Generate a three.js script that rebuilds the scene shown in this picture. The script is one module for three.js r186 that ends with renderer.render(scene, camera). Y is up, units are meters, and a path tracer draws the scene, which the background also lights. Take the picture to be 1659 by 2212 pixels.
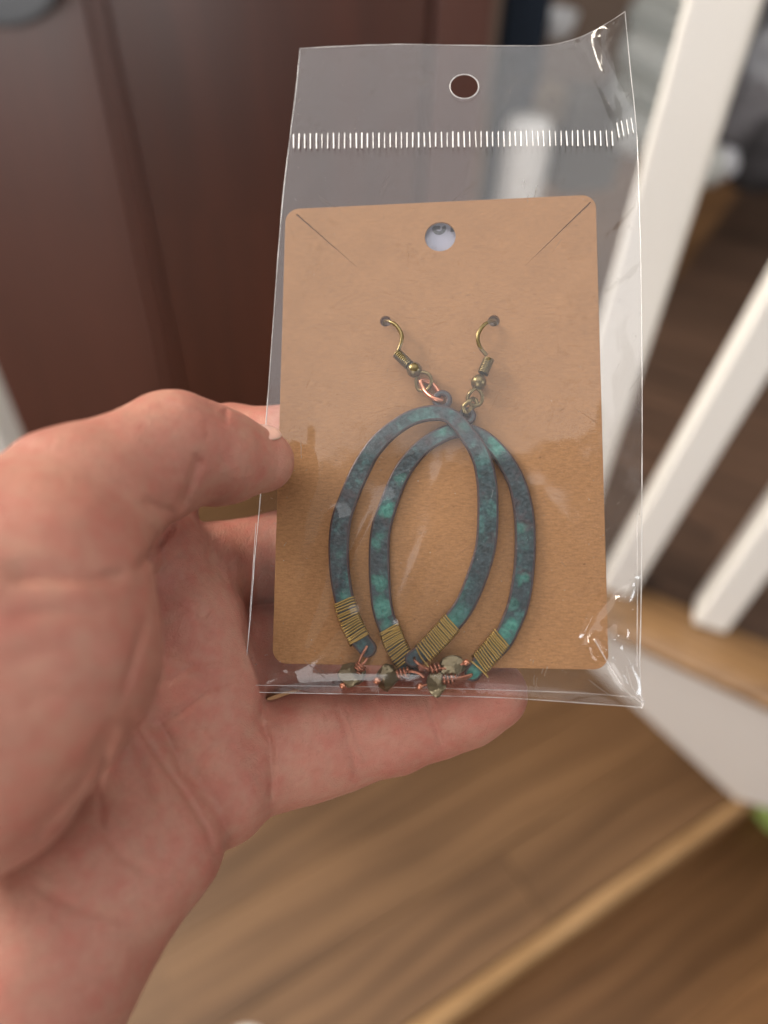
import * as THREE from 'three';
import { RectAreaLightUniformsLib } from 'three/addons/lights/RectAreaLightUniformsLib.js';
import { RoundedBoxGeometry } from 'three/addons/geometries/RoundedBoxGeometry.js';
import { ImprovedNoise } from 'three/addons/math/ImprovedNoise.js';
import { mergeGeometries, toCreasedNormals } from 'three/addons/utils/BufferGeometryUtils.js';

// ---------------------------------------------------------------- camera, lights, exposure
const scene = new THREE.Scene();
const FPX = 1597, CX = 829.5, CY = 1106;                       // lens in pixels of a 1659 x 2212 copy of the photograph
const camera = new THREE.PerspectiveCamera(2 * Math.atan(CY / FPX) * 180 / Math.PI, 0.75, 0.01, 30);
camera.position.set(0, 0.8, 0);
camera.rotation.order = 'YXZ';
camera.rotation.set(-Math.PI / 4, 0, 0.0436);
camera.focus = 0.137;
camera.userData.fStop = 6.4;
camera.updateMatrixWorld(true);
scene.add(camera);
scene.background = new THREE.Color(0.0, 0.0, 0.0);
const renderer = new THREE.WebGLRenderer({ antialias: true });
renderer.toneMapping = THREE.LinearToneMapping;
renderer.toneMappingExposure = 0.79;
renderer.shadowMap.enabled = true;
RectAreaLightUniformsLib.init();

const LIGHTS = [
  // name, label, centre, facing point, width, height, light colour, strength
  { name: 'skylight', label: 'large pale skylight panel overhead in the white ceiling', at: [-0.5, 2.38, -0.12], to: [-0.5, 0, -0.11999], w: 2.8, h: 1.45, color: [1, 0.98, 0.97], L: 1.3 },
  { name: 'window_or_fill_light', label: 'large bright daylight window in the left wall', at: [-1.92, 1.84, -0.7], to: [0, 1.0, -0.2], w: 1.1, h: 0.95, color: [1, 0.91, 0.79], L: 23 },
  { name: 'window_or_fill_light', label: 'added tall dim fill panel on the wall behind the viewer', at: [-0.95, 0.74, 1.92], to: [-0.95, 0.74, 0], w: 1.3, h: 1.4, color: [1, 0.97, 0.95], L: 3.0 },  // unseen panel added as fill for the skirt board and cabinet sheen
  { name: 'window_or_fill_light', label: 'small bright window in the right wall behind the viewer', at: [1.92, 1.5, 0.7], to: [0, 1.3, 0.6], w: 0.4, h: 0.6, color: [0.85, 0.93, 1], L: 10 },
];

// ---------------------------------------------------------------- helpers
const V3 = (x, y, z) => new THREE.Vector3(x, y, z), V2 = (x, y) => new THREE.Vector2(x, y);
function rng(seed) { let s = seed >>> 0; return () => { s = (s + 0x6d2b79f5) | 0; let t = Math.imul(s ^ (s >>> 15), 1 | s); t = (t + Math.imul(t ^ (t >>> 7), 61 | t)) ^ t; return ((t ^ (t >>> 14)) >>> 0) / 4294967296; }; }
const perlin = new ImprovedNoise();
const noise = (x, y, z = 0.37) => perlin.noise(x, y, z);
const fbm = (x, y, z = 0.37, o = 4) => { let a = 0, w = 0.5, f = 1; for (let i = 0; i < o; i++) { a += w * noise(x * f, y * f, z * f + i * 7.3); w *= 0.5; f *= 2.03; } return a; };
const clamp = (x, a = 0, b = 1) => Math.min(b, Math.max(a, x)), mix = (a, b, t) => a + (b - a) * t;
const smooth = (a, b, x) => { const t = clamp((x - a) / (b - a)); return t * t * (3 - 2 * t); };
const s8 = (v) => { v = clamp(v); return 255 * (v <= 0.0031308 ? 12.92 * v : 1.055 * v ** (1 / 2.4) - 0.055); };

const camDir = (px, py) => V3((px - CX) / FPX, -(py - CY) / FPX, -1);
const at = (px, py, depth) => camDir(px, py).multiplyScalar(depth).applyMatrix4(camera.matrixWorld);
const onY = (px, py, Y) => { const d = at(px, py, 1).sub(camera.position); return camera.position.clone().addScaledVector(d, (Y - camera.position.y) / d.y); };

const used = {};
const numbered = (n) => { const k = used[n] = (used[n] ?? -1) + 1; return k ? `${n}_${String(k).padStart(3, '0')}` : n; };
function tag(o, label, category, group) { o.userData.label = label; o.userData.category = category; if (group) o.userData.group = group; return o; }
function thing(name, label, category, pos, group) { const g = new THREE.Group(); g.name = numbered(name); if (pos) g.position.copy(pos); scene.add(g); return tag(g, label, category, group); }
function struct(name, pos) { const g = new THREE.Group(); g.name = numbered(name); g.userData.kind = 'structure'; if (pos) g.position.copy(pos); scene.add(g); return g; }
function part(name, geo, mat, parent) { const m = new THREE.Mesh(geo, mat); m.name = name; m.castShadow = m.receiveShadow = true; parent.add(m); return m; }
function dataTex(w, h, fn, srgb = true, rep) {
  const d = new Uint8Array(w * h * 4), c = [0, 0, 0];
  for (let j = 0; j < h; j++) for (let i = 0; i < w; i++) { fn(i / w, j / h, c); const k = (j * w + i) * 4; d[k] = srgb ? s8(c[0]) : 255 * clamp(c[0]); d[k + 1] = srgb ? s8(c[1]) : 255 * clamp(c[1]); d[k + 2] = srgb ? s8(c[2]) : 255 * clamp(c[2]); d[k + 3] = 255; }
  const t = new THREE.DataTexture(d, w, h); t.wrapS = t.wrapT = THREE.RepeatWrapping; t.magFilter = t.minFilter = THREE.LinearFilter; if (srgb) t.colorSpace = THREE.SRGBColorSpace; if (rep) t.repeat.set(rep, rep); t.needsUpdate = true; return t;
}
const lin = (r, g, b) => new THREE.Color().setRGB(r, g, b);
const std = (rgb, roughness = 0.6, extra = {}) => new THREE.MeshStandardMaterial({ color: lin(...rgb), roughness, ...extra });
const phys = (rgb, roughness = 0.6, extra = {}) => new THREE.MeshPhysicalMaterial({ color: lin(...rgb), roughness, ...extra });
function tube(pts, r, seg = 40, rad = 8, closed = false) { return new THREE.TubeGeometry(new THREE.CatmullRomCurve3(pts, closed, 'centripetal'), seg, r, rad, closed); }
// a prism from a polygon given by world points on top, dropped by h
function slab(top, h, drop = V3(0, -1, 0)) {
  const n = top.length, pos = [], low = top.map((p) => p.clone().addScaledVector(drop, h));
  const tri = (a, b, c) => pos.push(a.x, a.y, a.z, b.x, b.y, b.z, c.x, c.y, c.z);
  for (let i = 1; i < n - 1; i++) { tri(top[0], top[i], top[i + 1]); tri(low[0], low[i + 1], low[i]); }
  for (let i = 0; i < n; i++) { const j = (i + 1) % n; tri(top[i], low[i], low[j]); tri(top[i], low[j], top[j]); }
  const g = new THREE.BufferGeometry(); g.setAttribute('position', new THREE.Float32BufferAttribute(pos, 3)); g.computeVertexNormals(); return g;
}

// ---------------------------------------------------------------- room shell, seen mostly as reflections
const M = {
  white: std([0.4, 0.37, 0.34], 0.9), ceiling: std([0.7, 0.69, 0.67], 0.95), darkWall: std([0.16, 0.12, 0.1], 0.9),
  paint: phys([0.84, 0.83, 0.8], 0.35, { clearcoat: 0.25, clearcoatRoughness: 0.3 }),
};
{
  const box = (name, x0, x1, y0, y1, z0, z1, mat) => { const g = new THREE.BoxGeometry(x1 - x0, y1 - y0, z1 - z0); const m = new THREE.Mesh(g, mat); m.name = name; m.position.set((x0 + x1) / 2, (y0 + y1) / 2, (z0 + z1) / 2); m.userData.kind = 'structure'; m.castShadow = m.receiveShadow = true; scene.add(m); };
  box('ceiling', -2.1, 2.1, 2.42, 2.52, -3.0, 2.1, M.ceiling);
  box('wall_left', -2.1, -2.0, -0.5, 2.42, -3.0, 2.1, M.white);
  box('wall_right', 2.0, 2.1, -0.5, 2.42, -3.0, 2.1, M.white);
  box('wall_behind', -2.0, 2.0, -0.5, 2.42, 2.0, 2.1, M.white);
  box('wall_far', -2.0, 2.0, -0.5, 2.42, -3.0, -2.9, M.darkWall);
  for (const d of LIGHTS) {
    const g = thing(d.name, d.label, d.name === 'skylight' ? 'skylight' : 'window', V3(...d.at));
    g.up.set(0, d.name === 'skylight' ? 0 : 1, d.name === 'skylight' ? 1 : 0);
    g.lookAt(V3(...d.to));
    const glow = part('pane', new THREE.BoxGeometry(d.w, d.h, 0.01), new THREE.MeshStandardMaterial({ color: lin(0.1, 0.1, 0.1), roughness: 1, emissive: lin(...d.color), emissiveIntensity: d.L }), g);
    glow.position.z = -0.012; glow.castShadow = false;
    const f = 0.06;
    for (const [w, h, x, y] of [[d.w + 2 * f, f, 0, d.h / 2 + f / 2], [d.w + 2 * f, f, 0, -d.h / 2 - f / 2], [f, d.h, d.w / 2 + f / 2, 0], [f, d.h, -d.w / 2 - f / 2, 0]]) { const m = part('frame', new THREE.BoxGeometry(w, h, 0.04), M.paint, g); m.position.set(x, y, -0.012); }
    const l = new THREE.RectAreaLight(lin(...d.color), d.L, d.w, d.h); l.castShadow = true; l.position.z = 0.004; l.rotation.y = Math.PI; g.add(l);
  }
}

// ---------------------------------------------------------------- wood
function woodTex(seed, dark, light, gx = 1, contrast = 1) {
  return dataTex(320, 320, (u, v, c) => {
    const W = fbm(u * 3 + seed, v * 1.5, seed, 3) * 0.7, a = fbm(u * 2.2 * gx + seed * 3, v * 34 + W * 5, seed, 4), b = fbm(u * 9, v * 120 + W * 9, seed + 4, 3), k = fbm(u * 2.5, v * 3.3, seed + 9, 3);
    const t = clamp(0.5 + contrast * (a * 0.9 + b * 0.45 + k * 0.7));
    for (let i = 0; i < 3; i++) c[i] = mix(dark[i], light[i], t);
  });
}
function uvAlong(geo, dir, off = 0) {        // uv in metres / 1.0: u along the board, v across it
  const p = geo.attributes.position, uv = new Float32Array(p.count * 2), d = dir.clone().normalize(), s = V3(-d.z, 0, d.x), q = V3();
  for (let i = 0; i < p.count; i++) { q.fromBufferAttribute(p, i); uv[2 * i] = q.dot(d) * 0.9 + off; uv[2 * i + 1] = q.dot(s) * 2.2 + q.y * 2 + off * 1.7; }
  geo.setAttribute('uv', new THREE.BufferAttribute(uv, 2)); return geo;
}
const oak = [1, 2, 3].map((k) => phys([1, 1, 1], 0.42, { map: woodTex(11.3 + k * 0.9, [0.075, 0.037, 0.015], [0.225, 0.122, 0.056], 1, 0.75), specularIntensity: 0.7 }));
const redOak = [1, 2].map((k) => phys([1, 1, 1], 0.45, { map: woodTex(k * 7.7 + 40, [0.12, 0.056, 0.021], [0.33, 0.165, 0.068]), specularIntensity: 0.6 }));
const brownOak = [1, 2].map((k) => phys([1, 1, 1], 0.5, { map: woodTex(k * 5.1 + 70, [0.03, 0.016, 0.01], [0.12, 0.065, 0.04]), clearcoat: 0.15, clearcoatRoughness: 0.4 }));
const litNosingWood = phys([1, 1, 1], 0.5, { map: woodTex(93.1, [0.26, 0.15, 0.065], [0.5, 0.31, 0.155]), specularIntensity: 0.4 });  // light caught by the rounded step edge, put in as paler wood

// lower floor, its boards parallel to the step edge
const eA = onY(940, 2209, 0), eB = onY(1592, 1747, 0), along = eB.clone().sub(eA).setY(0).normalize(), acrossL = V3(along.z, 0, -along.x);
if (acrossL.x > 0) acrossL.negate();
const edge = (a, b, y = 0) => eA.clone().addScaledVector(along, a).addScaledVector(acrossL, b).setY(y);
{
  const f = struct('floor');
  const rnd = rng(5);
  for (let k = 0; k < 26; k++) {
    const w = 0.083, b0 = 0.012 + k * w, b1 = b0 + w - 0.0012; let a = -1.6 - rnd() * 0.8;
    while (a < 2.6) { const len = 1.6 + rnd() * 0.9, a1 = Math.min(a + len, 2.6); const g = slab([edge(a, b0, 0), edge(a1 - 0.001, b0, 0), edge(a1 - 0.001, b1, 0), edge(a, b1, 0)], 0.02); part('plank', uvAlong(g, along, rnd() * 0.25), oak[k % 3], f); a = a1; }
  }
  part('subfloor', slab([edge(-2.4, 0.014, -0.021), edge(2.6, 0.014, -0.021), edge(2.6, 2.2, -0.021), edge(-2.4, 2.2, -0.021)], 0.12), std([0.05, 0.03, 0.02], 0.9), f);
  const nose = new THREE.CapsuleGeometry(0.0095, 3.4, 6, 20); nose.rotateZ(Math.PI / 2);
  const g = part('nosing', nose, litNosingWood, f); g.position.copy(edge(-0.2, 0.0025, -0.009)); g.rotation.y = Math.atan2(-along.z, along.x);
  const step = struct('stair_step');
  for (let k = 0; k < 5; k++) { const b0 = 0.0038 - k * 0.13, b1 = b0 - 0.1288; part('plank', uvAlong(slab([edge(-1.6, b0, -0.17), edge(2.2, b0, -0.17), edge(2.2, b1, -0.17), edge(-1.6, b1, -0.17)], 0.03), along, k * 3.3), redOak[k % 2], step); }
  part('riser', uvAlong(slab([edge(-1.6, 0.012, -0.022), edge(2.2, 0.012, -0.022), edge(2.2, 0.004, -0.022), edge(-1.6, 0.004, -0.022)], 0.18), along, 9), redOak[0], step);
}
// raised upper floor with its nosing board and the white skirt below it
const UY = 0.3;
const uA = onY(1150, 1236, UY), uB = onY(1760, 1515, UY), uDir = uB.clone().sub(uA).normalize(), uBack = V3(uDir.z, 0, -uDir.x);
if (uBack.z > 0) uBack.negate();
const U = (a, b, y = UY) => uA.clone().addScaledVector(uDir, a).addScaledVector(uBack, b).setY(y);
const uLen = uB.distanceTo(uA);
{
  const f = struct('upper_floor');
  const tan = phys([1, 1, 1], 0.35, { map: woodTex(55.5, [0.12, 0.06, 0.024], [0.34, 0.195, 0.088]), clearcoat: 0.1, clearcoatRoughness: 0.3 });
  part('nosing', uvAlong(slab([U(-0.05, -0.004), U(uLen + 0.4, -0.004), U(uLen + 0.4, 0.036), U(-0.05, 0.036)], 0.024), uDir, 3), tan, f);
  const bull = new THREE.CapsuleGeometry(0.0118, uLen + 0.4, 6, 18); bull.rotateZ(Math.PI / 2); const bm = part('nosing_edge', bull, tan, f); bm.position.copy(U((uLen + 0.4) / 2, -0.0045, UY - 0.0122)); bm.rotation.y = Math.atan2(-uDir.z, uDir.x);
  part('shoe_rail', uvAlong(slab([U(-0.05, 0.0375), U(uLen + 0.4, 0.0375), U(uLen + 0.4, 0.0705), U(-0.05, 0.0705)], 0.02), uDir, 7), brownOak[0], f);
  const rnd = rng(9);
  for (let k = 0; k < 24; k++) { const b0 = 0.0712 + k * 0.09; part('plank', uvAlong(slab([U(-0.05, b0), U(uLen + 1.6, b0), U(uLen + 1.6, b0 + 0.0888), U(-0.05, b0 + 0.0888)], 0.02), uDir, rnd() * 20), brownOak[k % 2], f); }
  const wA = onY(1150, 1400, 0), b1 = onY(1590, 1727, 0.004), b2 = onY(1720, 1640, 0.004), b0 = onY(1340, 1455, 0.004);
  const top = [U(-0.04, 0.004, UY - 0.031), U(uLen + 0.3, 0.004, UY - 0.031)];
  const quad = (pts) => { const g = new THREE.BufferGeometry(); const o = []; for (const [a, b, c] of [[0, 1, 2], [0, 2, 3]]) for (const i of [a, b, c]) o.push(...pts[i].toArray()); g.setAttribute('position', new THREE.Float32BufferAttribute(o, 3)); g.computeVertexNormals(); return g; };
  const back = U(uLen + 0.3, 0.3, 0.004), backL = U(-0.04, 0.3, 0.004), backT = U(uLen + 0.3, 0.3, UY - 0.031), backTL = U(-0.04, 0.3, UY - 0.031);
  part('skirt_board', mergeGeometries([quad([top[0], b0, b1, top[1]]), quad([top[1], b1, b2, b2]), quad([top[1], b2, back, backT]), quad([top[0], backTL, backL, b0]), quad([top[0], top[1], backT, backTL])]), std([0.9, 0.89, 0.87], 0.5), f);
}
// white balusters
{
  const spots = [[1209, 1188, 0.037, 0.0, 'tall white baluster seen partly through the right edge of the clear bag'], [1331, 1260, 0.0275, 0.1, 'white square baluster second from the right, just right of the clear bag'], [1531, 1334, 0.0285, 0.07, 'short-looking white baluster at the right edge, foot on the wooden floor edge']];
  for (const [px, py, bw, lean, label] of spots) {
    const p = onY(px, py, UY), t = thing('baluster', label, 'baluster', p);
    const b = part('shaft', new RoundedBoxGeometry(bw, 0.95, bw, 3, 0.004), M.paint, t); b.position.y = 0.476; t.rotation.y = Math.atan2(-uDir.z, uDir.x) + 0.22; t.rotateOnWorldAxis(uBack, lean);
  }
  const p = at(-2, 985, 0.62).setY(0.001), t = thing('baluster', 'white baluster post at the left edge behind the thumb', 'baluster', p);
  const b = part('shaft', new RoundedBoxGeometry(0.036, 0.8, 0.036, 3, 0.004), M.paint, t); b.position.y = 0.401;
}
// dark mahogany cabinet
{
  const mah = phys([1, 1, 1], 0.34, { map: woodTex(21.7, [0.034, 0.007, 0.004], [0.085, 0.021, 0.011], 0.6, 0.6), clearcoat: 0.6, clearcoatRoughness: 0.28 });
  const mah2 = phys([1, 1, 1], 0.4, { map: woodTex(27.7, [0.05, 0.0115, 0.007], [0.1, 0.027, 0.016], 0.6, 0.5), clearcoat: 0.7, clearcoatRoughness: 0.35 });
  const bl = onY(-260, 1055, 0.001), br = onY(952, 1015, 0.001), d = br.clone().sub(bl).setY(0), L = d.length(); d.normalize();
  const t = thing('cabinet', 'dark mahogany cabinet with upright panels filling the upper left', 'cabinet', bl);
  t.rotation.y = Math.atan2(-d.z, d.x);
  const vert = (geo) => { const p = geo.attributes.position, uv = geo.attributes.uv; for (let i = 0; i < p.count; i++) uv.setXY(i, p.getY(i) * 1.0, p.getX(i) * 2.4 + p.getZ(i)); return geo; };
  const pan = (name, x0, x1, z, m, th = 0.03) => { const b = part(name, vert(new RoundedBoxGeometry(x1 - x0, 0.8, th, 2, 0.003)), m, t); b.position.set((x0 + x1) / 2, 0.42, z - th / 2); return b; };
  const seam = L * 0.555, seam2 = L * 0.93;
  pan('body', 0, L, -0.02, std([0.02, 0.008, 0.006], 0.6), 0.4);
  pan('door', 0.005, seam - 0.017, 0.002, mah2); pan('stile', seam - 0.0155, seam - 0.001, 0.0035, mah2); pan('door', seam, seam2 - 0.004, 0.0, mah); pan('side_stile', seam2, L, 0.006, mah2);
  const foot = part('plinth', new THREE.BoxGeometry(L, 0.03, 0.36), std([0.02, 0.008, 0.006], 0.6), t); foot.position.set(L / 2, 0.015, -0.2);
}

// ---------------------------------------------------------------- the package frame: origin in the middle of the card's face, x right, y up the card, z to the viewer
const cc = V3(0.00984767, 0.01625168, -0.13774545), cu = V3(0.99426867, 0.00304759, 0.10686689).normalize(), cn0 = V3(-0.10637655, 0.12796466, 0.98605734).normalize(), cv = cn0.clone().cross(cu).normalize(), cn = cu.clone().cross(cv);
const cardM = new THREE.Matrix4().makeBasis(cu, cv, cn).setPosition(cc).premultiply(camera.matrixWorld);
const C = (px, py, h = 0) => { const d = camDir(px, py), t = (cn.dot(cc) + h) / cn.dot(d), p = d.multiplyScalar(t).sub(cc); return V3(p.dot(cu), p.dot(cv), h); };
const C2 = (px, py, h = 0) => { const p = C(px, py, h); return V2(p.x, p.y); };
const cardDepth = (px, py) => cn.dot(cc) / cn.dot(camDir(px, py));
const PX = 8.65e-5;                                            // metres per pixel at the card
function packed(name, label, category, group) { const g = thing(name, label, category, null, group); g.applyMatrix4(cardM); return g; }

// card
{
  const w = 0.06, h = 0.0885, r = 0.0027, s = new THREE.Shape();
  s.moveTo(-w / 2 + r, -h / 2); s.lineTo(w / 2 - r, -h / 2); s.absarc(w / 2 - r, -h / 2 + r, r, -Math.PI / 2, 0); s.lineTo(w / 2, h / 2 - r); s.absarc(w / 2 - r, h / 2 - r, r, 0, Math.PI / 2); s.lineTo(-w / 2 + r, h / 2); s.absarc(-w / 2 + r, h / 2 - r, r, Math.PI / 2, Math.PI); s.lineTo(-w / 2, -h / 2 + r); s.absarc(-w / 2 + r, -h / 2 + r, r, Math.PI, Math.PI * 1.5);
  const hole = (px, py, rad) => { const p = new THREE.Path(), q = C2(px, py); p.absarc(q.x, q.y, rad, 0, Math.PI * 2, true); s.holes.push(p); };
  hole(951, 511, 0.00295); hole(833, 694, 0.00105); hole(1067, 693, 0.00108);
  const slit = (a, b, wd) => { const d = b.clone().sub(a).normalize(), n = V2(-d.y, d.x).multiplyScalar(wd / 2); s.holes.push(new THREE.Path([a.clone().add(n), b.clone(), a.clone().sub(n)])); };
  slit(C2(641, 463), C2(778, 583), 0.00026); slit(C2(1276, 437), C2(1131, 577), 0.00026);
  const geo = new THREE.ExtrudeGeometry(s, { depth: 0.00034, bevelEnabled: true, bevelThickness: 0.00006, bevelSize: 0.00006, bevelOffset: -0.00006, bevelSegments: 1, curveSegments: 28 }); geo.translate(0, 0, -0.0004);
  const r1 = rng(77), specks = [...Array(230)].map(() => [r1(), r1(), 0.0006 + r1() ** 4 * 0.0032, r1(), r1() < 0.62]);
  const cells = new Map(); for (const q of specks) { const k = Math.floor(q[0] * 32) + 32 * Math.floor(q[1] * 32); for (const o of [0, 1, -1, 32, -32, 33, 31, -31, -33]) { if (!cells.has(k + o)) cells.set(k + o, []); cells.get(k + o).push(q); } }
  const fib = (u, v) => fbm(u * 55, v * 170, 3.1, 3) * 0.5 + fbm(u * 210, v * 380, 8.1, 2) * 0.5;
  const map = dataTex(1024, 1024, (u, v, c) => {
    const a = fib(u, v), m = fbm(u * 9, v * 12, 5.2, 3);
    let k = 1 + a * 0.8 + m * 0.14;
    for (const q of cells.get(Math.floor(u * 32) + 32 * Math.floor(v * 32)) || []) { const dx = u - q[0], dy = v - q[1], d = Math.hypot(dx * (0.6 + q[3]), dy * 1.4) / q[2]; if (d < 1) k *= q[4] ? mix(0.42, 1, d * d) : mix(1.22, 1, d); }
    c[0] = 0.3 * k; c[1] = 0.151 * k ** 1.1; c[2] = 0.062 * k ** 1.25;
  }, true, 1 / 0.064);
  const bump = dataTex(512, 512, (u, v, c) => { c[0] = c[1] = c[2] = 0.5 + 0.7 * fib(u, v); }, false, 1 / 0.064);
  const g = packed('earring_card', 'brown kraft card with two corner slits and round hole inside the clear bag', 'card');
  part('card_sheet', geo, std([1, 1, 1], 0.85, { map, bumpMap: bump, bumpScale: 0.00003 }), g);
}
// price label behind the card, seen through its round hole
{
  const cv2 = document.createElement('canvas'); cv2.width = cv2.height = 256; const x = cv2.getContext('2d');
  x.fillStyle = '#a3a4b6'; x.fillRect(0, 0, 256, 256); x.strokeStyle = '#343845'; x.lineCap = 'butt'; x.lineWidth = 22;
  x.beginPath(); x.arc(122, 82, 27, -0.15 * Math.PI, 1.12 * Math.PI); x.stroke(); x.beginPath(); x.moveTo(90, 74); x.lineTo(128, 78); x.stroke(); x.beginPath(); x.moveTo(196, 48); x.lineTo(196, 104); x.stroke();
  const t = new THREE.CanvasTexture(cv2); t.colorSpace = THREE.SRGBColorSpace;
  const g = packed('price_label', 'pale grey paper label with dark print, seen through the round hole of the card', 'label');
  const c = C(951, 511, -0.0016); const m = part('label_sheet', new THREE.BoxGeometry(0.009, 0.009, 0.0002), std([1, 1, 1], 0.7, { map: t }), g); m.position.copy(c);
}

// ---------------------------------------------------------------- earrings
const curve2 = (pts) => new THREE.CatmullRomCurve3(pts.map(([x, y]) => V3(x, y, 0)), false, 'centripetal');
const brass = (k = 1) => std([0.21 * k, 0.16 * k, 0.075 * k], 0.36, { metalness: 0.9 });
const brassWire = std([0.38, 0.26, 0.09], 0.34, { metalness: 0.85 }), copperWire = std([0.4, 0.17, 0.11], 0.36, { metalness: 0.9 }), copperBright = std([0.62, 0.27, 0.17], 0.32, { metalness: 0.95 }), oldBrass = brass(0.85);
function earring(spec) {
  const { label, line, widths, tab, holes, h, thick, blobs, seed } = spec;
  const g = packed('earring', label, 'earring');
  // outline of the flat hoop in the card's plane
  const cur = curve2(line), N = 120, L = [], R = [];
  const wc = (t) => { const f = t * (widths.length - 1), i = Math.min(widths.length - 2, Math.floor(f)); return mix(widths[i], widths[i + 1], smooth(0, 1, f - i)) / 2; };
  for (let i = 0; i <= N; i++) { const t = i / N, p = cur.getPoint(t), d = cur.getTangent(t), w = wc(t) * (1 + 0.025 * noise(i * 0.23, seed)); L.push([p.x + d.y * w, p.y - d.x * w]); R.push([p.x - d.y * w, p.y + d.x * w]); }
  const cap = (t, sgn, w) => { const p = cur.getPoint(t), d = cur.getTangent(t).multiplyScalar(sgn), o = []; for (let a = 1; a < 10; a++) { const th = Math.PI * a / 10; o.push([p.x + (d.y * Math.cos(th) + d.x * Math.sin(th)) * w, p.y + (-d.x * Math.cos(th) + d.y * Math.sin(th)) * w]); } return o; };
  const out = [...L, ...cap(1, 1, wc(1)), ...R.slice().reverse(), ...cap(0, -1, wc(0))].map(([x, y]) => C2(x, y, h + thick));
  const s = new THREE.Shape(out);
  for (const [x, y, r] of holes) { const p = new THREE.Path(), q = C2(x, y, h + thick); p.absarc(q.x, q.y, r * PX, 0, Math.PI * 2, true); s.holes.push(p); }
  const ext = { depth: thick - 0.0006, bevelEnabled: true, bevelThickness: 0.0003, bevelSize: 0.0004, bevelOffset: -0.0004, bevelSegments: 4, curveSegments: 20 };
  const geo = new THREE.ExtrudeGeometry(s, ext); geo.translate(0, 0, h + 0.0003);
  const ts = new THREE.Shape(), tq = C2(tab[0], tab[1], h + thick); ts.absarc(tq.x, tq.y, tab[2] * PX, 0, Math.PI * 2); const th = new THREE.Path(); th.absarc(tq.x, tq.y, tab[3] * PX, 0, Math.PI * 2, true); ts.holes.push(th);
  // verdigris: patches of green salts on dark oxidised copper
  const x0 = -0.026, y0 = -0.05, S = 0.064, bl = blobs.map(([x, y, r, k]) => { const q = C2(x, y, h + thick); return [q.x, q.y, r * PX, k]; });
  const dist = out.filter((_, i) => i % 2 === 0);
  const pat = dataTex(704, 704, (u, v, c) => {
    const X = x0 + u * S, Y = y0 + v * S, k = 1000;
    const n1 = fbm(X * 420, Y * 420, seed, 4), n2 = fbm(X * 1500, Y * 1500, seed + 5, 3), n3 = fbm(X * 160, Y * 160, seed + 9, 3);
    let green = smooth(0.05, 0.5, n1 + n3 * 0.8 + n2 * 0.3) * 0.24;
    for (const q of bl) { const d = Math.hypot(X - q[0], Y - q[1]) / q[2]; if (d < 2.2) green = Math.max(green, q[3] * smooth(1.2, 0.3, d + n1 * 1.6 + n2 * 0.7)); }
    const red = smooth(0.12, 0.34, fbm(X * 300, Y * 300, seed + 21, 3)), sp = 1 + n2 * 1.3 + n1 * 0.5;
    const base = [mix(0.034, 0.052, red), mix(0.052, 0.044, red), mix(0.062, 0.052, red)], gr = [0.06 + 0.05 * n2, 0.23, 0.19], md = [0.034, 0.085, 0.092];
    for (let i = 0; i < 3; i++) { const a = mix(base[i], md[i], smooth(-0.1, 0.25, n3 + n1 * 0.5) * 0.5) * sp * 0.85; c[i] = mix(a, gr[i] * (0.85 + n2 * 0.9 + n1 * 0.5), clamp(green)); }
  });
  for (const gg of [geo]) { const p = gg.attributes.position, uv = gg.attributes.uv; for (let i = 0; i < p.count; i++) uv.setXY(i, (p.getX(i) - x0) / S, (p.getY(i) - y0) / S); }
  const bmp = dataTex(512, 512, (u, v, c) => { c[0] = c[1] = c[2] = 0.5 + 0.5 * fbm(u * 38, v * 38, seed, 3) + 0.35 * fbm(u * 140, v * 140, seed + 3, 2); }, false);
  const mat = std([1, 1, 1], 0.37, { map: pat, metalness: 0.05, bumpMap: bmp, bumpScale: 0.0002 });
  const rimMat = std([0.06, 0.04, 0.042], 0.42, { metalness: 0.35, bumpMap: bmp, bumpScale: 0.0002 });
  part('hoop', geo, [mat, rimMat], g);
  const tg = new THREE.ExtrudeGeometry(ts, ext); { const p = tg.attributes.position, uv = tg.attributes.uv; for (let i = 0; i < p.count; i++) uv.setXY(i, (p.getX(i) - x0) / S, (p.getY(i) - y0) / S); } tg.translate(0, 0, h + 0.0003 - 0.00013);
  part('loop_tab', tg, [mat, rimMat], g);
  // brass wire wound round both ends
  for (const wr of spec.wraps) {
    const a = curve2(wr.line), n = wr.turns, pts = [], zc = h + thick / 2, K = 22, rw = 0.00017; const jit = rng(seed * 31 + n);
    let j0 = 0, j1 = 0;
    for (let i = 0; i <= n * K; i++) {
      if (i % K === 0) { j0 = j1; j1 = (jit() - 0.5) * 0.5; }
      const fr = (i % K) / K, t = clamp((i / K + mix(j0, j1, fr)) / n), p = a.getPoint(t), d = a.getTangent(t), th = fr * Math.PI * 2, co = Math.cos(th), si = Math.sin(th);
      const sx = Math.sign(co) * Math.abs(co) ** 0.45, sz = Math.sign(si) * Math.abs(si) ** 0.6, hw = wr.w / 2;
      const slant = (wr.slant || 0) * sx, q = C(p.x - d.y * hw * sx + d.x * slant, p.y + d.x * hw * sx + d.y * slant, zc + thick / 2); q.z = zc + sz * (thick / 2 + rw * 0.9); pts.push(q);
    }
    part('wire_wrap', new THREE.TubeGeometry(new THREE.CatmullRomCurve3(pts), n * K, rw, 6), brassWire, g);
    if (wr.stray) part('stray_wire', tube(wr.stray.map(([x, y]) => C(x, y, h + thick + 0.0002)), rw, 16, 6), brassWire, g);
  }
  // ear wire: hook, coil, bead, loop
  const k = spec.hook, tp = (l, r, seg = 60) => tube(l.map(([x, y, z]) => C(x, y, z)), r, seg, 8);
  part('ear_hook', tp(k.wire, 0.00036, 80), brass(1.05), g);
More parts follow.
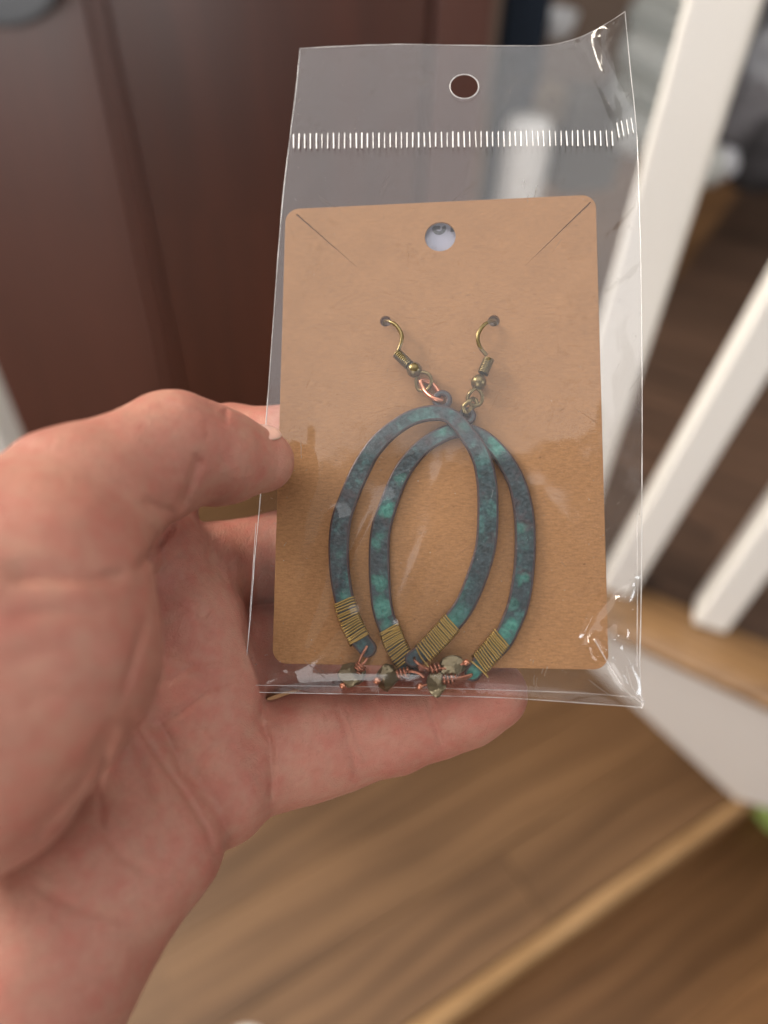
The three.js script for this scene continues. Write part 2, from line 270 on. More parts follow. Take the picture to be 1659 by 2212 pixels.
  { const a = C(...k.coil[0]), b = C(...k.coil[1]), d = b.clone().sub(a), len = d.length(); d.normalize(); const e1 = V3(-d.y, d.x, 0).normalize(), e2 = d.clone().cross(e1), pts = [], T = 9, K = 16; for (let i = 0; i <= T * K; i++) { const f = i / (T * K), th = i / K * Math.PI * 2; pts.push(a.clone().addScaledVector(d, f * len).addScaledVector(e1, Math.cos(th) * 0.00083).addScaledVector(e2, Math.sin(th) * 0.00083)); }
    part('coil', new THREE.TubeGeometry(new THREE.CatmullRomCurve3(pts), T * K, 0.00021, 6), oldBrass, g); part('coil_core', tube([a, a.clone().lerp(b, 0.5), b], 0.0004, 6, 8), oldBrass, g); }
  const bd = part('ball_bead', new THREE.SphereGeometry(0.00143, 28, 20), brass(0.9), g); bd.position.copy(C(...k.bead));
  part('eye_loop', tube(k.eye.map(([x, y, z]) => C(x, y, z)), 0.00034, 40, 8, true), brass(1), g);
  part('jump_ring', tube(k.ring.map(([x, y, z]) => C(x, y, z)), k.ringR, 48, 8, true), k.copper ? copperBright : brass(1.15), g);
  // pyrite nuggets hung on copper wire
  const pyr = [0, 1].map((q) => std([0.15, 0.122, 0.075], 0.3, { metalness: 0.85 }));
  spec.dangles.forEach((d, di) => {
    const r = rng(seed * 17 + di * 5 + 3), base = new THREE.IcosahedronGeometry(1.1, 5), P = base.attributes.position, cuts = [...Array(16)].map(() => V3(r() - 0.5, r() - 0.5, r() - 0.5).normalize()), cutD = cuts.map(() => 0.76 + r() * 0.2), v = V3();
    for (let i = 0; i < P.count; i++) { v.fromBufferAttribute(P, i); for (let j = 0; j < cuts.length; j++) { const q = v.dot(cuts[j]); if (q > cutD[j]) v.addScaledVector(cuts[j], cutD[j] - q); } v.multiplyScalar(1 + 0.1 * noise(v.x * 1.7 + di, v.y * 1.7, v.z * 1.7 + seed) + 0.05 * noise(v.x * 6 + di, v.y * 6, v.z * 6 + seed)); P.setXYZ(i, v.x * d.rx * PX, v.y * d.ry * PX, v.z * Math.min(d.rx, d.ry) * PX * 0.72); }
    base.rotateZ(d.rot || 0); base.computeVertexNormals();
    const ng = new THREE.Group(); ng.name = 'dangle'; g.add(ng);
    const m = part('pyrite_nugget', toCreasedNormals(base, 0.35), pyr[di % 2], ng); m.position.copy(C(d.x, d.y, d.z));
    for (const wpts of d.wire) part('copper_wire', tube(wpts.map(([x, y, z]) => C(x, y, z)), 0.00024, 50, 7), copperWire, ng);
    if (d.twist) { const [a, b, rr, T] = d.twist, A = C(...a), B = C(...b), dd = B.clone().sub(A), e1 = V3(-dd.y, dd.x, 0).normalize(), e2 = dd.clone().normalize().cross(e1), pts = []; const n14 = Math.round(T * 14); for (let i = 0; i <= n14; i++) { const f = i / n14, th = i / 14 * Math.PI * 2, R2 = rr * PX * (0.85 + 0.3 * noise(i * 0.2, di + seed)); pts.push(A.clone().addScaledVector(dd, f).addScaledVector(e1, Math.cos(th) * R2).addScaledVector(e2, Math.sin(th) * R2)); } part('wire_twist', new THREE.TubeGeometry(new THREE.CatmullRomCurve3(pts), n14, 0.00023, 6), copperWire, ng); }
    const bb = part('copper_ball', new THREE.SphereGeometry(d.ball[3] * PX, 18, 14), copperBright, ng); bb.position.copy(C(d.ball[0], d.ball[1], d.ball[2]));
  });
  return g;
}
const mm = 0.001;
earring({
  label: 'teal patina hoop earring hung on the left hook, lying over the other hoop', seed: 3.3, h: 1.55 * mm, thick: 1.0 * mm,
  line: [[793, 1401], [768, 1368], [748, 1315], [734, 1245], [731, 1175], [737, 1120], [752, 1076], [775, 1022], [800, 977], [824, 948], [853, 923], [890, 901], [933, 891], [966, 894], [990, 912], [1010, 938], [1029, 965], [1042, 995], [1050, 1030], [1054, 1076], [1050, 1175], [1032, 1241], [1002, 1311], [972, 1350], [919, 1406], [893, 1424]],
  widths: [40, 43, 44, 42, 38, 34, 34, 37, 42, 46, 46, 44, 38],
  holes: [[791, 1397, 7], [895, 1422, 8]], tab: [955, 862, 21, 9],
  blobs: [[745, 1290, 18, 0.75], [733, 1200, 14, 0.3], [992, 1325, 24, 0.5], [973, 1344, 18, 0.8], [985, 1283, 16, 0.4], [1002, 925, 14, 0.35]],
  wraps: [{ line: [[742, 1297], [756, 1342], [776, 1382]], w: 47, turns: 16, slant: 3, stray: [[756, 1391], [774, 1382], [795, 1369]] }, { line: [[977, 1344], [948, 1377], [913, 1413]], w: 47, turns: 17, slant: -2, stray: [[899, 1399], [910, 1420], [926, 1440]] }],
  hook: {
    wire: [[829, 700, -1.5 * mm], [832, 694, 0.1 * mm], [842, 695, 1.6 * mm], [857, 704, 2.2 * mm], [868, 725, 2.4 * mm], [865, 745, 2.2 * mm], [858, 762, 2 * mm]],
    coil: [[857, 763, 1.9 * mm], [884, 789, 1.9 * mm]], bead: [895, 799, 1.9 * mm], eye: [[904, 806, 2 * mm], [925, 808, 2.5 * mm], [932, 824, 2.2 * mm], [922, 842, 1.6 * mm], [904, 842, 1.2 * mm], [899, 825, 1.4 * mm]],
    ring: [[909, 822, 1.4 * mm], [916, 842, 1.6 * mm], [938, 861, 2.8 * mm], [954, 865, 2.4 * mm], [951, 852, 1.2 * mm], [931, 828, 0.9 * mm]], ringR: 0.00046, copper: true,
  },
  dangles: [
    { x: 758, y: 1457, z: 1.6 * mm, rx: 29, ry: 27, ball: [740, 1481, 2.2 * mm, 6.5], wire: [[[793, 1396, 3.0 * mm], [786, 1408, 3.4 * mm], [778, 1424, 3 * mm], [774, 1440, 2.6 * mm]], [[793, 1396, 1.2 * mm], [795, 1415, 1.8 * mm], [788, 1430, 2.4 * mm], [778, 1440, 2.6 * mm]], [[774, 1440, 2.4 * mm], [758, 1457, 2.2 * mm], [740, 1481, 2.2 * mm]]], twist: [[782, 1436, 2.4 * mm], [770, 1449, 2.4 * mm], 11, 3.2] },
    { x: 980, y: 1441, z: 1.3 * mm, rx: 27, ry: 22, ball: [1007, 1431, 2.3 * mm, 7], wire: [[[895, 1422, 1.2 * mm], [897, 1428, 3.4 * mm], [912, 1439, 3.3 * mm], [928, 1448, 2.6 * mm]], [[1007, 1431, 2.2 * mm], [980, 1441, 1.9 * mm], [930, 1446, 2.2 * mm]]], twist: [[950, 1440, 2 * mm], [926, 1447, 2.4 * mm], 9, 3] },
  ],
});
earring({
  label: 'teal patina hoop earring hung on the right hook, with the brightest green patches', seed: 8.7, h: 0.3 * mm, thick: 1.0 * mm,
  line: [[884, 1448], [868, 1424], [843, 1365], [827, 1320], [820, 1258], [819, 1175], [824, 1135], [832, 1109], [855, 1046], [878, 1004], [916, 962], [956, 938], [982, 929], [1010, 930], [1045, 945], [1072, 969], [1100, 1008], [1120, 1052], [1132, 1109], [1135, 1175], [1131, 1241], [1119, 1308], [1102, 1352], [1085, 1385], [1040, 1432], [1021, 1455]],
  widths: [40, 44, 46, 42, 38, 34, 33, 34, 40, 45, 47, 45, 36],
  holes: [[1019, 1457, 7.5], [886, 1446, 7]], tab: [1009, 897, 19, 6],
  blobs: [[832, 1101, 19, 1], [838, 1092, 12, 1], [818, 1258, 17, 0.95], [827, 1312, 24, 1], [833, 1352, 18, 0.7], [812, 1175, 14, 0.7], [822, 1162, 13, 0.55], [862, 1038, 14, 0.5], [954, 933, 16, 0.85], [1074, 968, 26, 1], [1062, 955, 18, 0.9], [1125, 1140, 15, 0.5], [1128, 1250, 14, 0.75], [1106, 1349, 20, 1], [1090, 1372, 18, 0.9], [1022, 1456, 28, 0.9], [1106, 1310, 16, 0.5]],
  wraps: [{ line: [[840, 1357], [853, 1392], [876, 1434]], w: 47, turns: 16, slant: 4, stray: [[827, 1366], [845, 1361], [863, 1356]] }, { line: [[1085, 1377], [1062, 1406], [1034, 1437]], w: 48, turns: 14, slant: -4, stray: [[1018, 1428], [1040, 1447], [1055, 1463]] }],
  hook: {
    wire: [[1071, 700, -1.5 * mm], [1068, 693, 0.1 * mm], [1055, 696, 1.6 * mm], [1040, 708, 2.3 * mm], [1032, 727, 2.5 * mm], [1036, 748, 2.3 * mm], [1051, 768, 2 * mm]],
    coil: [[1056, 776, 1.8 * mm], [1043, 807, 1.8 * mm]], bead: [1034, 826, 1.8 * mm], eye: [[1030, 839, 1.8 * mm], [1016, 848, 2.4 * mm], [1010, 862, 2 * mm], [1022, 876, 1.3 * mm], [1037, 873, 1.2 * mm], [1042, 856, 1.6 * mm]],
    ring: [[1024, 862, 1.2 * mm], [1014, 866, 2.3 * mm], [1001, 880, 2.2 * mm], [1006, 892, 1.6 * mm], [1016, 884, 0.9 * mm], [1030, 872, 1.1 * mm]], ringR: 0.00042, copper: false,
  },
  dangles: [
    { x: 838, y: 1463, z: 1.5 * mm, rx: 23, ry: 26, ball: [814, 1470, 2.2 * mm, 8], wire: [[[814, 1470, 2.2 * mm], [838, 1463, 2 * mm], [868, 1454, 2.2 * mm], [884, 1450, 2.6 * mm], [905, 1455, 3 * mm], [916, 1463, 3 * mm]], [[886, 1446, 0.8 * mm], [900, 1452, 2.6 * mm], [915, 1462, 2.9 * mm]]], twist: [[860, 1456, 2.2 * mm], [884, 1450, 2.6 * mm], 10, 3.2] },
    { x: 942, y: 1477, z: 1.6 * mm, rx: 22, ry: 25, rot: 0.4, ball: [907, 1482, 2.2 * mm, 7], wire: [[[907, 1482, 2.2 * mm], [942, 1475, 2.1 * mm], [975, 1467, 2.2 * mm], [1000, 1462, 2.2 * mm], [1019, 1457, 1.9 * mm]], [[975, 1468, 2 * mm], [1000, 1466, 1.8 * mm], [1018, 1460, 1.2 * mm], [1021, 1456, 0 * mm]]], twist: [[958, 1468, 2.2 * mm], [985, 1467, 2.2 * mm], 10, 3.2] },
  ],
});

// ---------------------------------------------------------------- clear plastic bag
const segDist = (x, y, a, b) => { const dx = b[0] - a[0], dy = b[1] - a[1], t = clamp(((x - a[0]) * dx + (y - a[1]) * dy) / (dx * dx + dy * dy)); return Math.hypot(x - a[0] - dx * t, y - a[1] - dy * t); };
const lineAt = (x, y, l) => { let d = 1e9, s = 0, acc = 0, tot = 0; for (let i = 0; i + 1 < l.length; i++) { const a = l[i], b = l[i + 1], dx = b[0] - a[0], dy = b[1] - a[1], L = Math.hypot(dx, dy), t = clamp(((x - a[0]) * dx + (y - a[1]) * dy) / (L * L)), q = Math.hypot(x - a[0] - dx * t, y - a[1] - dy * t); if (q < d) { d = q; s = acc + L * t; } acc += L; } tot = acc; return [d, s / tot]; };
const lineDist = (x, y, l) => { let d = 1e9; for (let i = 0; i + 1 < l.length; i++) d = Math.min(d, segDist(x, y, l[i], l[i + 1])); return d; };
{
  const left = curve2([[523, 1495], [530, 1440], [541, 1330], [551, 1200], [562, 1080], [577, 880], [590, 700], [600, 560], [612, 420], [626, 300], [640, 190], [648, 105]]);
  const right = curve2([[1387, 1528], [1382, 1440], [1384, 1350], [1386, 1200], [1387, 1000], [1387, 800], [1385, 600], [1380, 400], [1375, 280], [1362, 150], [1350, 25]]);
  const top = curve2([[648, 105], [720, 101], [850, 96], [1000, 98], [1120, 99], [1190, 97], [1240, 85], [1280, 68], [1320, 45], [1350, 25]]);
  const bottom = curve2([[523, 1495], [640, 1497], [800, 1500], [950, 1503], [1100, 1508], [1250, 1518], [1387, 1528]]);
  const P = (s, t) => { const a = bottom.getPointAt(s), b = top.getPointAt(s), l = left.getPointAt(t), r = right.getPointAt(t), c00 = bottom.getPoint(0), c10 = bottom.getPoint(1), c01 = top.getPoint(0), c11 = top.getPoint(1);
    const f = (k) => (1 - t) * a[k] + t * b[k] + (1 - s) * l[k] + s * r[k] - ((1 - s) * (1 - t) * c00[k] + s * (1 - t) * c10[k] + (1 - s) * t * c01[k] + s * t * c11[k]); return [f('x'), f('y')]; };
  const lift = (x, y) => { const d = Math.max(0, ((x - 1236) * 253 + (92 - y) * 140) / 289.2 - 0) * PX * 1000; return Math.min(d * d * 0.055, 0.9 * d) * 0.001 * smooth(420, 330, y); };   // the bent-up corner at the top right
  const creases = [ // pixel polyline, half width, height mm
    [[[690, 930], [672, 1060], [640, 1180], [598, 1300]], 28, 0.22], [[[735, 1120], [700, 1260], [650, 1400], [610, 1440]], 20, 0.6], [[[958, 900], [957, 1000], [930, 1140], [890, 1250], [860, 1330]], 19, 0.55],
    [[[830, 1080], [770, 1200], [735, 1300]], 15, 0.45], [[[1040, 850], [1130, 870], [1230, 935]], 30, 0.08], [[[1030, 900], [1120, 905], [1190, 950]], 24, 0.05], [[[1290, 560], [1180, 660], [1060, 705]], 40, 0.2],
    [[[1268, 1375], [1285, 1330], [1330, 1275], [1370, 1260]], 13, -0.7], [[[1290, 1385], [1330, 1430], [1382, 1520]], 17, 1.5], [[[1300, 1412], [1334, 1372]], 15, 1.1], [[[1345, 1290], [1372, 1250]], 12, 0.8], [[[1260, 1180], [1160, 1060]], 30, 0.25], [[[640, 1450], [700, 1400], [760, 1330]], 16, 0.5],
    [[[1248, 92], [1290, 170], [1334, 262]], 10, 0.55], [[[1296, 75], [1304, 140], [1330, 236]], 13, 0.75], [[[1334, 60], [1340, 130], [1343, 180]], 9, 0.4], [[[650, 420], [760, 310], [900, 210]], 22, 0.14], [[[1290, 420], [1330, 480], [1320, 590]], 14, 0.1], [[[1310, 500], [1370, 440]], 9, 0.25], [[[1310, 620], [1390, 560]], 10, 0.2],
  ];
  const hole = [1003, 187];
  const sheet = (front) => {
    const NX = 170, NY = 300, hs = [], idx = [], pos = [], uv = [], pxs = [];
    const inHole = (x, y) => Math.hypot((x - hole[0]) / 31, (y - hole[1]) / 26);
    for (let j = 0; j <= NY; j++) for (let i = 0; i <= NX; i++) {
      const s = i / NX, t = j / NY; let [x, y] = P(s, t);
      const e = inHole(x, y); if (e > 0.82 && e < 1.16) { x = hole[0] + (x - hole[0]) / e; y = hole[1] + (y - hole[1]) / e; }
      let h = lift(x, y);
      const side = Math.min(s, 1 - s), prof = 1 - (1 - clamp(side / 0.36)) ** 2, low = 1 - (1 - clamp(t / 0.055)) ** 4, full = smooth(0.72, 0.36, t);
      if (front) {
        h += (0.25 + 0.5 * smooth(0.95, 0.7, t)) * mm * prof * low + 3.6 * mm * prof * low * full * (0.78 + 0.22 * Math.exp(-(((x - 930) / 260) ** 2)));
        let w = 0; for (const [l, r, a] of creases) { const d = lineDist(x, y, l) / r; if (d < 3) w += a * Math.exp(-d * d); }
        w += 0.5 * fbm(x * 0.0065, y * 0.004, 1.7, 3) + 0.05 * fbm(x * 0.025, y * 0.014, 4.2, 2);
        h += w * mm * Math.min(1, side / 0.04) * Math.min(1, t / 0.03) * Math.min(1, (1 - t) / 0.01 + 0.1);
        h = Math.max(h, lift(x, y));
      } else h -= mm * (0.05 + (1.3 * prof * low + 0.25 * fbm(x * 0.007, y * 0.004, 9.1, 2)) * smooth(1, 0.7, t) * Math.min(1, side / 0.02));
      const p = C(x, y, h); pos.push(p.x, p.y, p.z); uv.push(p.x / 0.09, p.y / 0.09); pxs.push([x, y]);
    }
    const W = NX + 1;
    for (let j = 0; j < NY; j++) for (let i = 0; i < NX; i++) { const a = j * W + i, q = [a, a + 1, a + W + 1, a + W]; const cx = q.reduce((m, k) => m + pxs[k][0], 0) / 4, cy = q.reduce((m, k) => m + pxs[k][1], 0) / 4; if (inHole(cx, cy) < 0.97) continue; idx.push(a, a + 1, a + W + 1, a, a + W + 1, a + W); }
    const g = new THREE.BufferGeometry(); g.setAttribute('position', new THREE.Float32BufferAttribute(pos, 3)); g.setAttribute('uv', new THREE.Float32BufferAttribute(uv, 2)); g.setIndex(idx); g.computeVertexNormals(); return g;
  };
  // scuffs: fine scratches that roughen the film
  const r = rng(123), SC = 1024, rough = new Float32Array(SC * SC);
  for (let k = 0; k < 650; k++) { let x = r() * SC, y = r() * SC, a = r() * 6.28; const n = 3 + r() ** 4 * 60, st = 0.12 + r() * r() * 0.4, cv3 = (r() - 0.5) * 0.012; for (let i = 0; i < n; i++) { x += Math.cos(a); y += Math.sin(a); a += cv3; const o = ((y | 0) & 1023) * SC + ((x | 0) & 1023); rough[o] = Math.max(rough[o], st); if (st > 0.3) { const o2 = ((y | 0) & 1023) * SC + (((x | 0) + 1) & 1023); rough[o2] = Math.max(rough[o2], st * 0.8); } } }
  for (let k = 0; k < 2600; k++) { const x = (r() * SC) | 0, y = (r() * SC) | 0, st = 0.2 + r() * r() * 0.6, big = r() < 0.25; for (const [a, b] of big ? [[0, 0], [1, 0], [0, 1], [1, 1]] : [[0, 0]]) { const o = ((y + b) & 1023) * SC + ((x + a) & 1023); rough[o] = Math.max(rough[o], st); } }
  const rm = dataTex(SC, SC, (u, v, c) => { const n = fbm(u * 9, v * 9, 2.2, 4), f = fbm(u * 60, v * 60, 6.2, 3); c[0] = c[1] = c[2] = 0.1 + 0.07 * smooth(0.05, 0.4, n) + 0.1 * smooth(0.2, 0.5, f * 0.6 + n) + rough[Math.floor(v * SC) * SC + Math.floor(u * SC)]; }, false);
  const film = new THREE.MeshPhysicalMaterial({ color: lin(0.96, 0.96, 0.965), transmission: 1, thickness: 0, roughness: 1, roughnessMap: rm, ior: 1.5, metalness: 0 });
  const edgeMat = phys([0.62, 0.61, 0.61], 0.3, { clearcoat: 0.5 });
  const g = packed('plastic_bag', 'clear plastic hang bag holding the kraft card, with a bent top right corner', 'bag');
  part('front_sheet', sheet(true), film, g); part('back_sheet', sheet(false), film, g);
  // a welded edge: a thread of film whose thickness comes and goes
  const weld = (pts, rad, seg, seed) => { const g2 = tube(pts, rad, seg, 6), p = g2.attributes.position; for (let i = 0; i <= seg; i++) { const c0 = V3(), q = V3(); for (let j = 0; j < 6; j++) c0.add(q.fromBufferAttribute(p, i * 7 + j)); c0.divideScalar(6); const k = clamp(0.75 + 1.1 * fbm(i * 0.11, seed, 0.5, 3), 0.25, 1.5); for (let j = 0; j < 7; j++) { q.fromBufferAttribute(p, i * 7 + j).sub(c0).multiplyScalar(k).add(c0); p.setXYZ(i * 7 + j, q.x, q.y, q.z); } } g2.computeVertexNormals(); return g2; };
  const run = (c, n, hh) => [...Array(n + 1)].map((_, i) => { const p = c.getPointAt(i / n); return C(p.x, p.y, hh(p.x, p.y)); });
  part('side_seam', weld(run(left, 60, (x, y) => lift(x, y)), 0.0001, 200, 1), edgeMat, g);
  part('side_seam', weld(run(right, 60, (x, y) => lift(x, y)), 0.0001, 200, 2), edgeMat, g);
  part('top_edge', weld(run(top, 40, (x, y) => lift(x, y) + 0.00008), 0.00009, 140, 3), edgeMat, g);
  part('bottom_seam', weld(run(bottom, 40, () => 0), 0.00008, 160, 4), edgeMat, g);
  const foldMat = phys([0.9, 0.88, 0.88], 0.25, { transmission: 0.6, thickness: 0 });
  for (const [l, rad, hh] of [[[[553, 1130], [545, 1250], [536, 1380], [527, 1488]], 0.00008, 0.5], [[[529, 1480], [700, 1482], [950, 1487], [1250, 1497], [1384, 1507]], 0.00007, 0.9], [[[1284, 1380], [1318, 1440], [1350, 1489], [1386, 1519]], 0.0001, 2.1], [[[1352, 1440], [1368, 1490], [1386, 1514]], 0.00008, 1.2], [[[1383, 1500], [1390, 1517], [1386, 1530]], 0.00014, 0.3], [[[541, 1470], [524, 1484], [521, 1496]], 0.00012, 0.3], [[[1376, 1100], [1377, 1290], [1376, 1440]], 0.00007, 0.5]])
    part('weld_fold', weld(l.map(([x, y]) => C(x, y, hh * mm)), rad, 60, l[0][0]), foldMat, g);
  part('hole_rim', tube([...Array(24)].map((_, i) => { const a = i / 24 * Math.PI * 2; return C(hole[0] + 31 * Math.cos(a), hole[1] + 26 * Math.sin(a), 0.3 * mm); }), 0.00009, 72, 6, true), edgeMat, g);
  // heat-sealed strip of short upright ribs
  const rib = new THREE.CapsuleGeometry(0.00011, 0.0031, 3, 8); rib.scale(1, 1, 0.6); const rr = rng(31);
  const seal = phys([0.84, 0.83, 0.82], 0.3, { clearcoat: 0.6, clearcoatRoughness: 0.15 });
  for (let k = 0; k < 61; k++) {
    const fl = k > 56, x = fl ? 1335 + (k - 57) * 10.5 : 634 + k * 12.3, y = fl ? 281 - (k - 57) * 3.4 : 305 - k * 0.13 + (k > 52 ? (k - 52) * 0.3 : 0);
    const m = part('seal_rib', rib, seal, g); m.position.copy(C(x + (rr() - 0.5) * 1.2, y, 0.0004 + lift(x, y) + 0.0002)); m.rotation.z = (rr() - 0.5) * 0.05 + (fl ? 0.1 : 0.02); m.scale.set(0.65 + rr() * 0.6, 0.9 + rr() * 0.14, 0.6 + rr() * 0.7);
  }
}

// ---------------------------------------------------------------- hand (built on a field in millimetres, x right, y up, z towards the viewer)
{
  const K = 1000 / FPX;
  const J = (px, py, dep, rpx) => { const d = dep; return [(px - CX) * d / FPX, -(py - CY) * d / FPX, -d, rpx * d / FPX]; };   // dep in mm
  const chain = (...js) => js.slice(1).map((b, i) => [js[i], b]);
  const cd = (px, py) => cardDepth(px, py) * 1000;
  const thumb = chain(J(-90, 1345, 98, 320), J(150, 1085, 111, 152), J(370, 968, 123, 117), J(470, 986, 128, 100), J(566, 996, cd(566, 996) - 7.2, 70));
  const pads = [...chain(J(340, 1035, 119, 84), J(250, 1090, 114, 120)), ...chain(J(120, 1235, 101, 195), J(65, 1420, 97, 246), J(-60, 1640, 99, 250))];
  const heel = [...chain(J(330, 1812, 124, 138), J(60, 2120, 111, 200), J(-300, 2500, 104, 260)), ...chain(J(255, 1640, 126, 120), J(330, 1812, 124, 138)), ...chain(J(160, 1900, 119, 210), J(-100, 2250, 107, 260))];
  const distal = [...chain(J(462, 1690, 134, 124), J(250, 1690, 132, 130)), ...chain(J(430, 1500, 138, 116), J(240, 1620, 131, 130)), ...chain(J(396, 1355, 141, 117), J(200, 1560, 130, 130)), ...chain(J(338, 1213, 142, 98), J(150, 1480, 128, 120)),
    ...chain(J(338, 1213, 142, 98), J(396, 1355, 141, 117), J(430, 1500, 138, 116), J(462, 1690, 134, 124)), ...chain(J(330, 1180, 139, 80), J(160, 1190, 118, 110))];
  const index = chain(J(338, 1213, 142, 92), J(335, 1015, 160, 88), J(500, 968, 157, 92), J(640, 966, 152, 88), J(760, 965, 148.5, 76));
  const middle = chain(J(396, 1345, 142, 100), J(450, 1232, 150, 99), J(620, 1205, 156, 100), J(780, 1190, 152, 98), J(900, 1185, 147, 80));
  const ring = chain(J(440, 1480, 140, 100), J(560, 1402, 151, 94), J(700, 1385, 153, 96), J(860, 1370, 146, 88), J(960, 1365, 143, 72));
  const pinky = chain(J(470, 1670, 135, 118), J(600, 1632, 141, 110), J(680, 1608, 143, 111), J(755, 1588, 144.5, 103), J(850, 1563, 144.5, 102), J(935, 1541, 144, 90), J(1010, 1518, 142.5, 88), J(1064, 1500, 141, 76));
  const cap = (p, x, y, z) => { const a = p[0], b = p[1], bx = b[0] - a[0], by = b[1] - a[1], bz = b[2] - a[2], ax = x - a[0], ay = y - a[1], az = z - a[2]; let t = (ax * bx + ay * by + az * bz) / (bx * bx + by * by + bz * bz); t = t < 0 ? 0 : t > 1 ? 1 : t; const dx = ax - bx * t, dy = ay - by * t, dz = az - bz * t; return Math.sqrt(dx * dx + dy * dy + dz * dz) - (a[3] + (b[3] - a[3]) * t); };
  const smin = (a, b, k) => { const h = k - Math.abs(a - b); return h > 0 ? Math.min(a, b) - h * h / (4 * k) : Math.min(a, b); };
  const group = (g, k, x, y, z) => { let d = 1e9; for (const p of g) d = smin(d, cap(p, x, y, z), k); return d; };
  // skin folds as grooves: pixel polyline, half width px, depth mm
  const folds = [
    [[[0, 1250], [100, 1247], [200, 1252], [288, 1243]], 10, 1.1], [[[-10, 1225], [120, 1222], [240, 1228]], 14, 0.4], [[[288, 1243], [330, 1190], [385, 1118]], 9, 1.0],
    [[[420, 968], [424, 1000], [412, 1045], [386, 1108]], 9, 0.8], [[[300, 1080], [340, 1095], [385, 1112]], 8, 0.5], 
    [[[270, 1515], [330, 1620], [400, 1715], [445, 1790], [470, 1872]], 6, 0.55], [[[262, 1525], [235, 1600], [170, 1700], [80, 1800], [-20, 1860]], 12, 0.7], [[[268, 1530], [295, 1610], [330, 1700], [345, 1760]], 9, 0.6], [[[240, 1600], [215, 1690], [220, 1800]], 8, 0.45],
    [[[262, 1515], [295, 1400], [320, 1320]], 7, 0.5], [[[300, 1480], [370, 1470], [430, 1430], [500, 1420]], 8, 0.35], [[[310, 1590], [400, 1530], [450, 1490], [540, 1450]], 8, 0.45], [[[320, 1400], [410, 1440], [500, 1500]], 7, 0.3], [[[400, 1700], [440, 1640], [480, 1600]], 7, 0.25],
    [[[320, 1250], [380, 1200], [420, 1180]], 7, 0.25], [[[480, 1290], [440, 1330], [400, 1350]], 8, 0.3],
    [[[555, 1535], [582, 1600], [588, 1680], [585, 1750]], 6, 0.7], [[[728, 1520], [745, 1570], [760, 1620], [775, 1690]], 6, 0.55], [[[742, 1515], [765, 1575], [785, 1640]], 5, 0.4], [[[700, 1530], [712, 1590]], 5, 0.25], [[[925, 1500], [935, 1545], [955, 1610], [965, 1625]], 6, 0.6], [[[945, 1500], [958, 1560]], 5, 0.3], [[[905, 1510], [915, 1560]], 5, 0.2],
    [[[470, 1150], [468, 1220], [510, 1310]], 7, 0.35], [[[450, 1140], [452, 1210], [480, 1290]], 7, 0.3], [[[488, 880], [486, 920]], 5, 0.4],
    [[[330, 870], [380, 880], [440, 905]], 7, 0.2], [[[0, 1330], [120, 1320], [250, 1330]], 14, 0.35], [[[0, 1420], [140, 1400], [260, 1420]], 16, 0.3], [[[30, 1520], [140, 1500], [220, 1520]], 16, 0.25],
    [[[345, 1560], [380, 1630], [395, 1690]], 6, 0.3], [[[420, 1560], [455, 1600], [520, 1620]], 6, 0.22], [[[350, 1290], [420, 1330], [470, 1400]], 6, 0.22], [[[370, 1230], [420, 1290], [455, 1350]], 6, 0.2], [[[200, 1760], [260, 1850], [350, 1900]], 10, 0.3], [[[60, 1900], [160, 1960], [300, 1990]], 12, 0.3], [[[330, 1130], [350, 1200], [345, 1260]], 7, 0.3], [[[345, 1310], [375, 1330], [400, 1322]], 5, 0.2], [[[610, 1545], [616, 1590], [612, 1640]], 4, 0.2], [[[690, 1545], [697, 1600], [690, 1660]], 4, 0.2], [[[805, 1500], [818, 1555], [815, 1610]], 4, 0.22], [[[985, 1490], [996, 1535], [1002, 1570]], 4, 0.18], [[[640, 1640], [700, 1630], [740, 1640]], 4, 0.12], [[[440, 900], [450, 930], [447, 960]], 6, 0.2], [[[250, 1950], [310, 1900], [380, 1880]], 8, 0.2], [[[110, 1700], [190, 1640], [240, 1560]], 9, 0.3], [[[830, 1490], [850, 1560], [845, 1620]], 4, 0.12], [[[660, 1530], [668, 1600], [655, 1680]], 5, 0.15], [[[880, 1500], [893, 1570]], 4, 0.14], [[[620, 1530], [640, 1620]], 5, 0.12],
  ];
  for (const f of folds) { const small = f[2] < 0.5; f[1] *= small ? 1.1 : 1.4; f[2] *= small ? 0.95 : 0.85; }
  const field = (x, y, z, fine) => {
    const P = smin(group(heel, 6, x, y, z), group(distal, 5, x, y, z), 1.1); let T = group(thumb, 3, x, y, z); T = smin(T, group(pads, 8, x, y, z), 5);
    let d = smin(P, T, 1.1);
    d = smin(d, group(index, 2, x, y, z), 2.5); let f = Math.min(group(middle, 2, x, y, z), group(ring, 2, x, y, z)); f = Math.min(f, group(pinky, 2.5, x, y, z)); d = smin(d, f, 1.6);
    if (fine && Math.abs(d) < 3) {
      const px = CX - x / z * FPX, py = CY + y / z * FPX;
      for (const [l, w, a] of folds) { if (px < l.bx0 || px > l.bx1 || py < l.by0 || py > l.by1) continue; const [q0, s0] = lineAt(px, py, l), q = q0 / w; if (q < 2.6) d += a * Math.exp(-q * q * 1.2) * smooth(0, 0.22, s0) * smooth(1, 0.78, s0); }
      d -= 0.3 * noise(x * 0.13, y * 0.13, z * 0.13) + 0.045 * noise(x * 0.5, y * 0.5, z * 0.5);
    }
    return d;
  };
  for (const [l, w] of folds) { l.bx0 = Math.min(...l.map((p) => p[0])) - 3 * w; l.bx1 = Math.max(...l.map((p) => p[0])) + 3 * w; l.by0 = Math.min(...l.map((p) => p[1])) - 3 * w; l.by1 = Math.max(...l.map((p) => p[1])) + 3 * w; }
